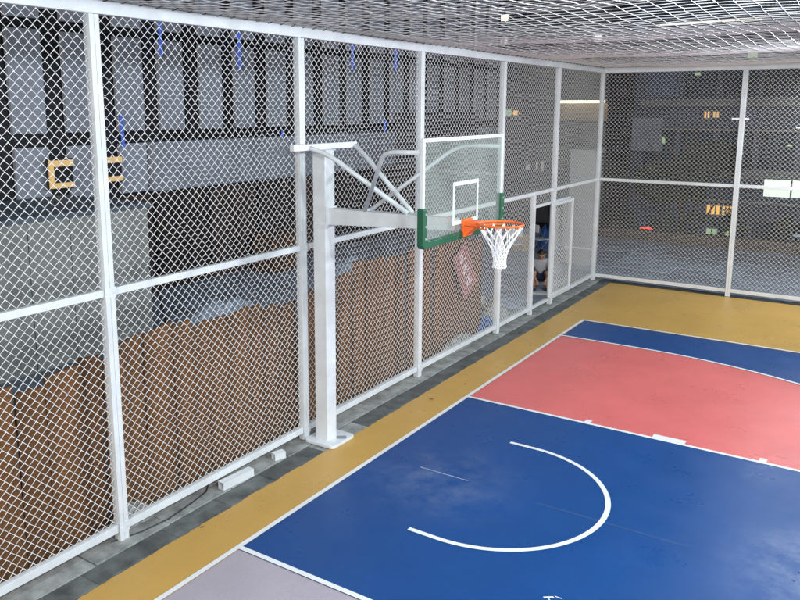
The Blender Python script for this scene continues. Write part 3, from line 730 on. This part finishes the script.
def skin(name, V, E, rad, m, parent, sub=2):
    me = bpy.data.meshes.new(name); me.from_pydata(V, E, []); o = bpy.data.objects.new(name, me); C.objects.link(o)
    md = o.modifiers.new('skin', 'SKIN'); md.use_smooth_shade = True
    sv = me.skin_vertices[0].data
    for i, r in enumerate(rad): sv[i].radius = (r, r) if not isinstance(r, tuple) else r
    sv[0].use_root = True
    ss = o.modifiers.new('sub', 'SUBSURF'); ss.levels = sub; ss.render_levels = sub
    dg = bpy.context.evaluated_depsgraph_get(); me2 = bpy.data.meshes.new_from_object(o.evaluated_get(dg))
    bpy.data.objects.remove(o); me2.name = name; me2.materials.clear(); me2.materials.append(m)
    for p in me2.polygons: p.use_smooth = True
    ob = bpy.data.objects.new(name, me2); C.objects.link(ob); ob.parent = parent; return ob
pr = empty('person', (-1.93, 9.95, 0), 'person in white shirt and navy shorts crouching on a low stool past the gateway', 'person', rz=R(25))
# local frame: faces -y, sits at origin on a low stool, leaning forward
pel = (0, .05, .30); ches = (0, -.12, .60); neck = (0, -.19, .71); 
V = [pel, (0,-.04,.45), ches, neck, (0,-.23,.78), (0,-.245,.86)]; rd = [.13, .125, .14, .05, .055, .05]
E = [(0,1),(1,2),(2,3),(3,4),(4,5)]
def add(pt, r, pa_): V.append(pt); rd.append(r); E.append((pa_, len(V)-1)); return len(V)-1
for s in (-1, 1):
    a = add((s*.17,-.15,.63), .062, 2); b = add((s*.24,-.28,.43), .045, a); c = add((s*.13,-.45,.27), .036, b); d = add((s*.09,-.50,.22), .03, c)
    for k, (dx, dz) in enumerate(((-.03,.0),(-.012,-.006),(.006,-.008),(.022,-.004))):
        e = add((s*(.09+dx),-.545,.19+dz), .010, d); add((s*(.09+dx),-.575,.155+dz), .008, e)
    e = add((s*.055,-.515,.19), .011, d)
    h = add((s*.10,.03,.29), .095, 0); kx = add((s*.17,-.33,.40), .065, h); an = add((s*.14,-.26,.07), .04, kx); add((s*.15,-.43,.04), .035, an)
skin('body', V, E, rd, M_skin, pr)
skin('shirt', [(0,.03,.34),(0,-.04,.46),(0,-.12,.60),(0,-.175,.69),(.17,-.15,.63),(.225,-.25,.48),(-.17,-.15,.63),(-.225,-.25,.48)], [(0,1),(1,2),(2,3),(2,4),(4,5),(2,6),(6,7)], [.15,.15,.165,.07,.085,.07,.085,.07], M_shirt, pr)
skin('shorts', [(0,.06,.29),(.10,.03,.29),(.155,-.25,.375),(-.10,.03,.29),(-.155,-.25,.375)], [(0,1),(1,2),(0,3),(3,4)], [.15,.118,.09,.118,.09], M_short, pr)
hd = MB()
for i in range(9):
    ph = math.pi*i/8
    for j in range(14):
        th = 2*math.pi*j/14; hd.v.append((.085*math.sin(ph)*math.cos(th), -.265+.10*math.sin(ph)*math.sin(th), .865+.118*math.cos(ph)))
for i in range(8):
    for j in range(14): hd.f.append([i*14+j, (i+1)*14+j, (i+1)*14+(j+1)%14, i*14+(j+1)%14])
head = hd.build('head', M_skin, pr, smooth=True)
nz = MB().tube([(0,-.36,.875),(0,-.382,.845),(0,-.368,.838)], [.008,.014,.01], 6).build('nose', M_skin, head, smooth=True)
for s in (-1, 1):
    MB().tube([(s*.034,-.352,.88),(s*.034,-.362,.88)], .011, 8).build('eye', M_black, head)
    MB().tube([(s*.083,-.26,.89),(s*.095,-.255,.87),(s*.085,-.26,.84)], .012, 6).build('ear', M_skin, head, smooth=True)
MB().tube([(-.025,-.352,.815),(0,-.36,.812),(.025,-.352,.815)], .005, 5).build('mouth', M_redsign, head)
hr = MB()
for i in range(7):
    ph = R(100)*i/6
    for j in range(16):
        th = 2*math.pi*j/16; k = 1.0 if math.sin(th) > -.35 else (.55 if i > 3 else 1)
        p2 = min(ph, R(58)) if math.sin(th) < -.35 else ph
        jt = 1+random.uniform(-.03, .05)
        hr.v.append((.094*jt*math.sin(p2)*math.cos(th), -.258+.11*jt*math.sin(p2)*math.sin(th), .868+.128*jt*math.cos(p2)))
for i in range(6):
    for j in range(16): hr.f.append([i*16+j, (i+1)*16+j, (i+1)*16+(j+1)%16, i*16+(j+1)%16])
hair_o = hr.build('hair', M_hair, pr)
nod = Matrix.Translation((0,-.21,.78)) @ Matrix.Rotation(R(32), 4, 'X') @ Matrix.Translation((0,.21,-.78))
head.matrix_local = nod; hair_o.matrix_local = nod
for s in (-1, 1): MB().box((s*.145-.042,-.50,.002),(s*.145+.042,-.22,.06)).build('shoe', M_shoe, pr, bevel=.02)
sto = empty('low_stool', (-1.91, 9.90, 0), 'low dark stool under the crouching person', 'stool', rz=R(25))
MB().box((-.16,-.13,.14),(.16,.15,.17)).build('seat', M_black, sto, bevel=.01)
for sx in (-.13,.13):
    for sy in (-.10,.12): MB().box((sx-.015,sy-.015,.0),(sx+.015,sy+.015,.139)).build('leg', M_black, sto)
shp = MB().box((-.28,-.10,0),(.28,.10,.02)).build('white_board', M_whiteb, bevel=.003); shp.location = (-1.62, 9.25, .003); shp.rotation_euler = (0,0,R(25)); tag(shp, 'white board lying flat on the paving by the gateway', 'board')
chair((-2.6, 11.2, 0), R(170), 'white folding chair just behind the crouching person') if False else None

# ------------------------------------------------------------------ far side: planter, hedge plants, trees
def leafcloud(n, rx, ry, rz, size, seed, c=(0,0,0), lobes=9):
    g = random.Random(seed); m = MB(); L = []
    for _ in range(lobes):
        u = g.uniform(0, 2*math.pi); w = g.uniform(-.8, .9); q = math.sqrt(1-w*w)
        L.append((q*math.cos(u)*rx*.62, q*math.sin(u)*ry*.62, w*rz*.62, g.uniform(.28, .5)))
    for _ in range(n):
        lx, ly, lz, lr = g.choice(L); d = Vector((g.gauss(0,1), g.gauss(0,1), g.gauss(0,1))); d.normalize(); k = g.uniform(.55, 1.05)
        p = Vector((c[0]+lx+d.x*lr*rx*k, c[1]+ly+d.y*lr*ry*k, c[2]+lz+d.z*lr*rz*k))
        a = Vector((g.gauss(0,1), g.gauss(0,1), g.gauss(0,.7))).normalized(); b = a.orthogonal().normalized()
        s = size*g.uniform(.6, 1.3)
        m.poly([p-a*s, p+b*s*.45, p+a*s, p-b*s*.45])
    return m
def tree(loc, h, rx, rz, label, seed, n=1600):
    t = empty('dark_tree', loc, label, 'tree', 'dark trees past the terrace edge')
    tr = MB(); tr.tube([(0,0,0),(.06,.03,h*.3),(-.04,.02,h*.6),(0,0,h*.85)], [.16,.13,.09,.04], 8)
    for k in range(6):
        a = k*1.05; tr.tube([(0,0,h*(.4+.06*k)), (math.cos(a)*rx*.4, math.sin(a)*rx*.4, h*(.55+.06*k)), (math.cos(a)*rx*.75, math.sin(a)*rx*.75, h*(.66+.05*k))], [.06,.04,.015], 5)
    tr.build('trunk', M_bark, t)
    leafcloud(n, rx, rx, rz, .17, seed, (0,0,h*.72)).build('crown', M_leaf, t)
tree((-1.7, 23.5, -6), 11.0, 1.9, 1.5, 'broad dark tree in the middle beyond the far fence', 21, 2600)
tree((5.9, 24.5, -6), 8.6, 2.2, 2.4, 'dark tree at the right beyond the far fence', 22)
tree((10.5, 24.0, -6), 9.0, 2.3, 2.6, 'dark tree at far right outside the fence', 24)
tree((-9.0, 22.0, -6), 7.2, 1.3, 1.6, 'small dark tree behind the far corner of the cage', 23, 1100)
pw = empty('planter', (1, 18.2, 0), 'long low planter box along the terrace edge past the far fence', 'planter')
par(pw, MB().box((-4.0,18.0,-.01),(12,18.45,.32)).build('trough', M_plant, pw, bevel=.01))
par(pw, MB().box((-3.95,18.05,.321),(11.95,18.40,.33)).build('soil', M_bark, pw))
gap = [(-3.4,.5),(-2.4,.7),(-1.2,.85),(-.1,.75),(1.0,.95),(2.2,.8),(3.3,.9),(4.6,.85),(6.0,.9)]
wherel = ['at the left end of the planter','second from the left in the planter','third from the left in the planter','left of the far fence post','right of the far fence post','in the middle of the right hand fence bay','near the right end of the visible planter','beyond the right edge of the view','farthest right']
for k, ((x, h), wl_) in enumerate(zip(gap, wherel)):
    b = empty('planter_shrub', (x, 18.22, .325), 'dark leafy shrub ' + wl_, 'shrub', 'shrubs in the planter')
    MB().tube([(0,0,0),(.02,0,h*.4),(0,.02,h*.8)], [.02,.015,.008], 5).build('stem', M_bark, b)
    leafcloud(420, .55, .28, h*.55, .055, 40+k, (0,0,h*.5)).build('foliage', M_leafd, b)

# ------------------------------------------------------------------ far towers
TW = empty('navy_tower', (6, 30, -6), 'dark navy glass tower with a few lit windows beyond the far fence', 'building')
TY = 30.0
par(TW, MB().box((-13, TY+.12, -6), (34, TY+14, 26)).build('core', M_tower, TW))
zr = [-5.4, -2.4, 1.6, 4.7, 8.1, 11.4, 14.7]; ph = [2.0, 1.7, 1.75, 1.9, 2.0, 2.0, 2.0]
dimm = {}; dr = random.Random(5); M_dim = mat('dim blue lit glass', (.02, .03, .06), .4, emit=(.18, .35, .7), estr=.045, var=.3, scale=2)
for z, h in zip(zr, ph):
    dimm[z] = MB().box((0,0,0),(1.36,.10,h)).mesh('dim_pane'); dimm[z].materials.append(M_dim)
    me = MB().box((0,0,0),(1.36,.10,h)).mesh('window_pane'); me.materials.append(M_pane)
    par(TW, MB().box((-5.2, TY-.06, z-.42), (34, TY+.12, z-.12)).build('floor_band', M_slab, TW))
    for k in range(16):
        x = -5.0+1.62*k
        o = link('window_pane', dimm[z] if dr.random() < .22 else me, None, TW); o.location = (x-6, TY-30, z+6)
def litwin(x0, x1, z0, z1, m, cols_=2, rows_n=1, fr_=.05, parent=TW, y=TY-.10, nm='lit_window'):
    w = par(parent, MB().box((x0,y,z0),(x1,y+.05,z1)).build(nm, m, parent))
    f = MB()
    for i in range(cols_+1):
        x = x0+(x1-x0)*i/cols_; f.box((x-fr_/2,y-.03,z0-.02),(x+fr_/2,y-.001,z1+.02))
    for j in range(rows_n+1):
        z = z0+(z1-z0)*j/rows_n; f.box((x0,y-.027,z-fr_/2),(x1,y-.0015,z+fr_/2))
    f.build('frame', M_slab, w)
    return w
litwin(-2.05,-1.47,-.50,-.05, M_goldw, 3, 1)
litwin(-1.40,-.80,-.50,-.05, M_goldw, 4, 1)
litwin(-2.0,-1.5,-1.5,-1.1, M_flud, 2, 1); litwin(-1.2,-.8,-1.6,-1.1, M_flud, 2, 1)
litwin(.17, 3.4, .42, 1.22, M_flu, 3, 2, .07)
litwin(-5.1,-4.05,.86,1.22, M_flud, 2, 1, .06)
litwin(-2.44,-2.18,3.74,4.06, M_goldw, 2, 1); litwin(-2.08,-1.80,3.76,4.06, M_gold, 2, 1)
litwin(-1.3,-.6,3.70,3.78, M_ledw, 1, 1, .02); litwin(1.2, 3.6, 3.35, 3.42, M_ledw, 3, 1, .02)
litwin(-4.6,-.4, 7.78,7.9, M_led, 4, 1, .03)
lw_r = random.Random(31)
M_flux = [M_flud, mat('faint cool lit window', (.2, .24, .26), .4, emit=(.6, .8, 1), estr=.22, var=.3, scale=3), mat('faint warm lit window', (.25, .2, .12), .4, emit=(1, .75, .4), estr=.28, var=.3, scale=3)]
for _ in range(26):
    zz_ = lw_r.choice([-2.0, -1.2, 2.0, 2.6, 4.9, 5.6, 6.3, 8.4, 9.2, 11.8]); xx_ = lw_r.uniform(-4.8, 9.0); ww_ = lw_r.choice([.18, .25, .4, .9])
    litwin(xx_, xx_+ww_, zz_, zz_+lw_r.choice([.08, .14, .3]), lw_r.choice(M_flux), 1 if ww_ < .5 else 3, 1, .02)
for zz_ in (.1, 1.45, 3.2, 6.9, 10.2, 13.3): par(TW, MB().box((-5.2, TY-.16, zz_), (34, TY-.07, zz_+.09)).build('balcony_rail', M_slab, TW))
litwin(-4.9,-4.3,-1.4,-1.3, M_redled, 1, 1, .02)
par(TW, MB().box((-5.7, TY-.2, 2.25), (-4.15, TY-.065, 3.75)).build('pale_wall', mat('pale blue render', (.13, .17, .26), .6, var=.2, scale=1), TW))
par(TW, MB().box((-4.7, TY-.9, 7.5), (-.3, TY-.062, 7.76)).build('canopy', M_louv, TW))
GB = empty('grey_building', (-10, 26, -6), 'grey stone clad building with a warm light strip past the far corner', 'building')
AY = 26.0
par(GB, MB().box((-24, AY+.10, -6), (-5.5, AY+3.9, 22)).build('core', M_dkwall, GB))
g2 = random.Random(9)
cm = MB().box((0,0,0),(1.16,.09,.86)).mesh('cladding_block'); cm.materials.append(M_greyb)
for i in range(9):
    for j in range(16):
        x = -16.3+1.2*i; z = -.9+.9*j
        if 3.5 < z < 4.4 and i > 6: continue
        if 5.2 < z and i in (4, 5): continue
        o = link('cladding_block', cm, None, GB); o.location = (x+10, g2.uniform(-.012,.012), z+6)
for i in range(8): par(GB, MB().box((-11.4+.3*i, AY-.02, 5.4), (-11.32+.3*i, AY+.09, 14)).build('mullion', M_slab, GB))
par(GB, MB().box((-7.7, AY-.25, 4.52), (-5.45, AY+.1, 4.66)).build('canopy', M_louv, GB))
for i in range(4): par(GB, MB().box((-7.55+.5*i, AY-.22, 4.40), (-7.09+.5*i, AY-.1, 4.515)).build('strip_light', M_led, GB))
par(GB, MB().box((-7.7, AY+.02, 3.66), (-5.52, AY+.099, 4.38)).build('lit_wall', M_warmwall, GB))
for (x0, x1, z0, z1, m) in ((-10.2,-9.8,3.84,4.14,M_flud),(-9.75,-9.5,3.86,4.10,M_goldw),(-11.0,-10.7,7.0,7.25,M_ledw),(-10.62,-10.4,7.0,7.25,M_ledw),(-10.3,-10.1,7.05,7.3,M_ledw),(-10.6,-10.1,8.0,8.3,M_led),(-6.2,-5.85,6.9,7.25,M_ledw)):
    litwin(x0, x1, z0, z1, m, 1, 1, .03, GB, AY-.09)
for k, (x0, x1, z0, z1) in enumerate(((-9.02,-8.84,1.45,1.70),(-8.55,-8.46,1.48,1.80),(-8.32,-8.18,1.42,1.86))):
    s_ = MB().box((x0, AY-.16, z0), (x1, AY-.13, z1)).build('paper_notice', M_whiteb); tag(s_, ('left', 'middle', 'right')[k] + ' pale notice of three on the grey building seen over the gateway', 'notice', 'pale notices on the grey wall')
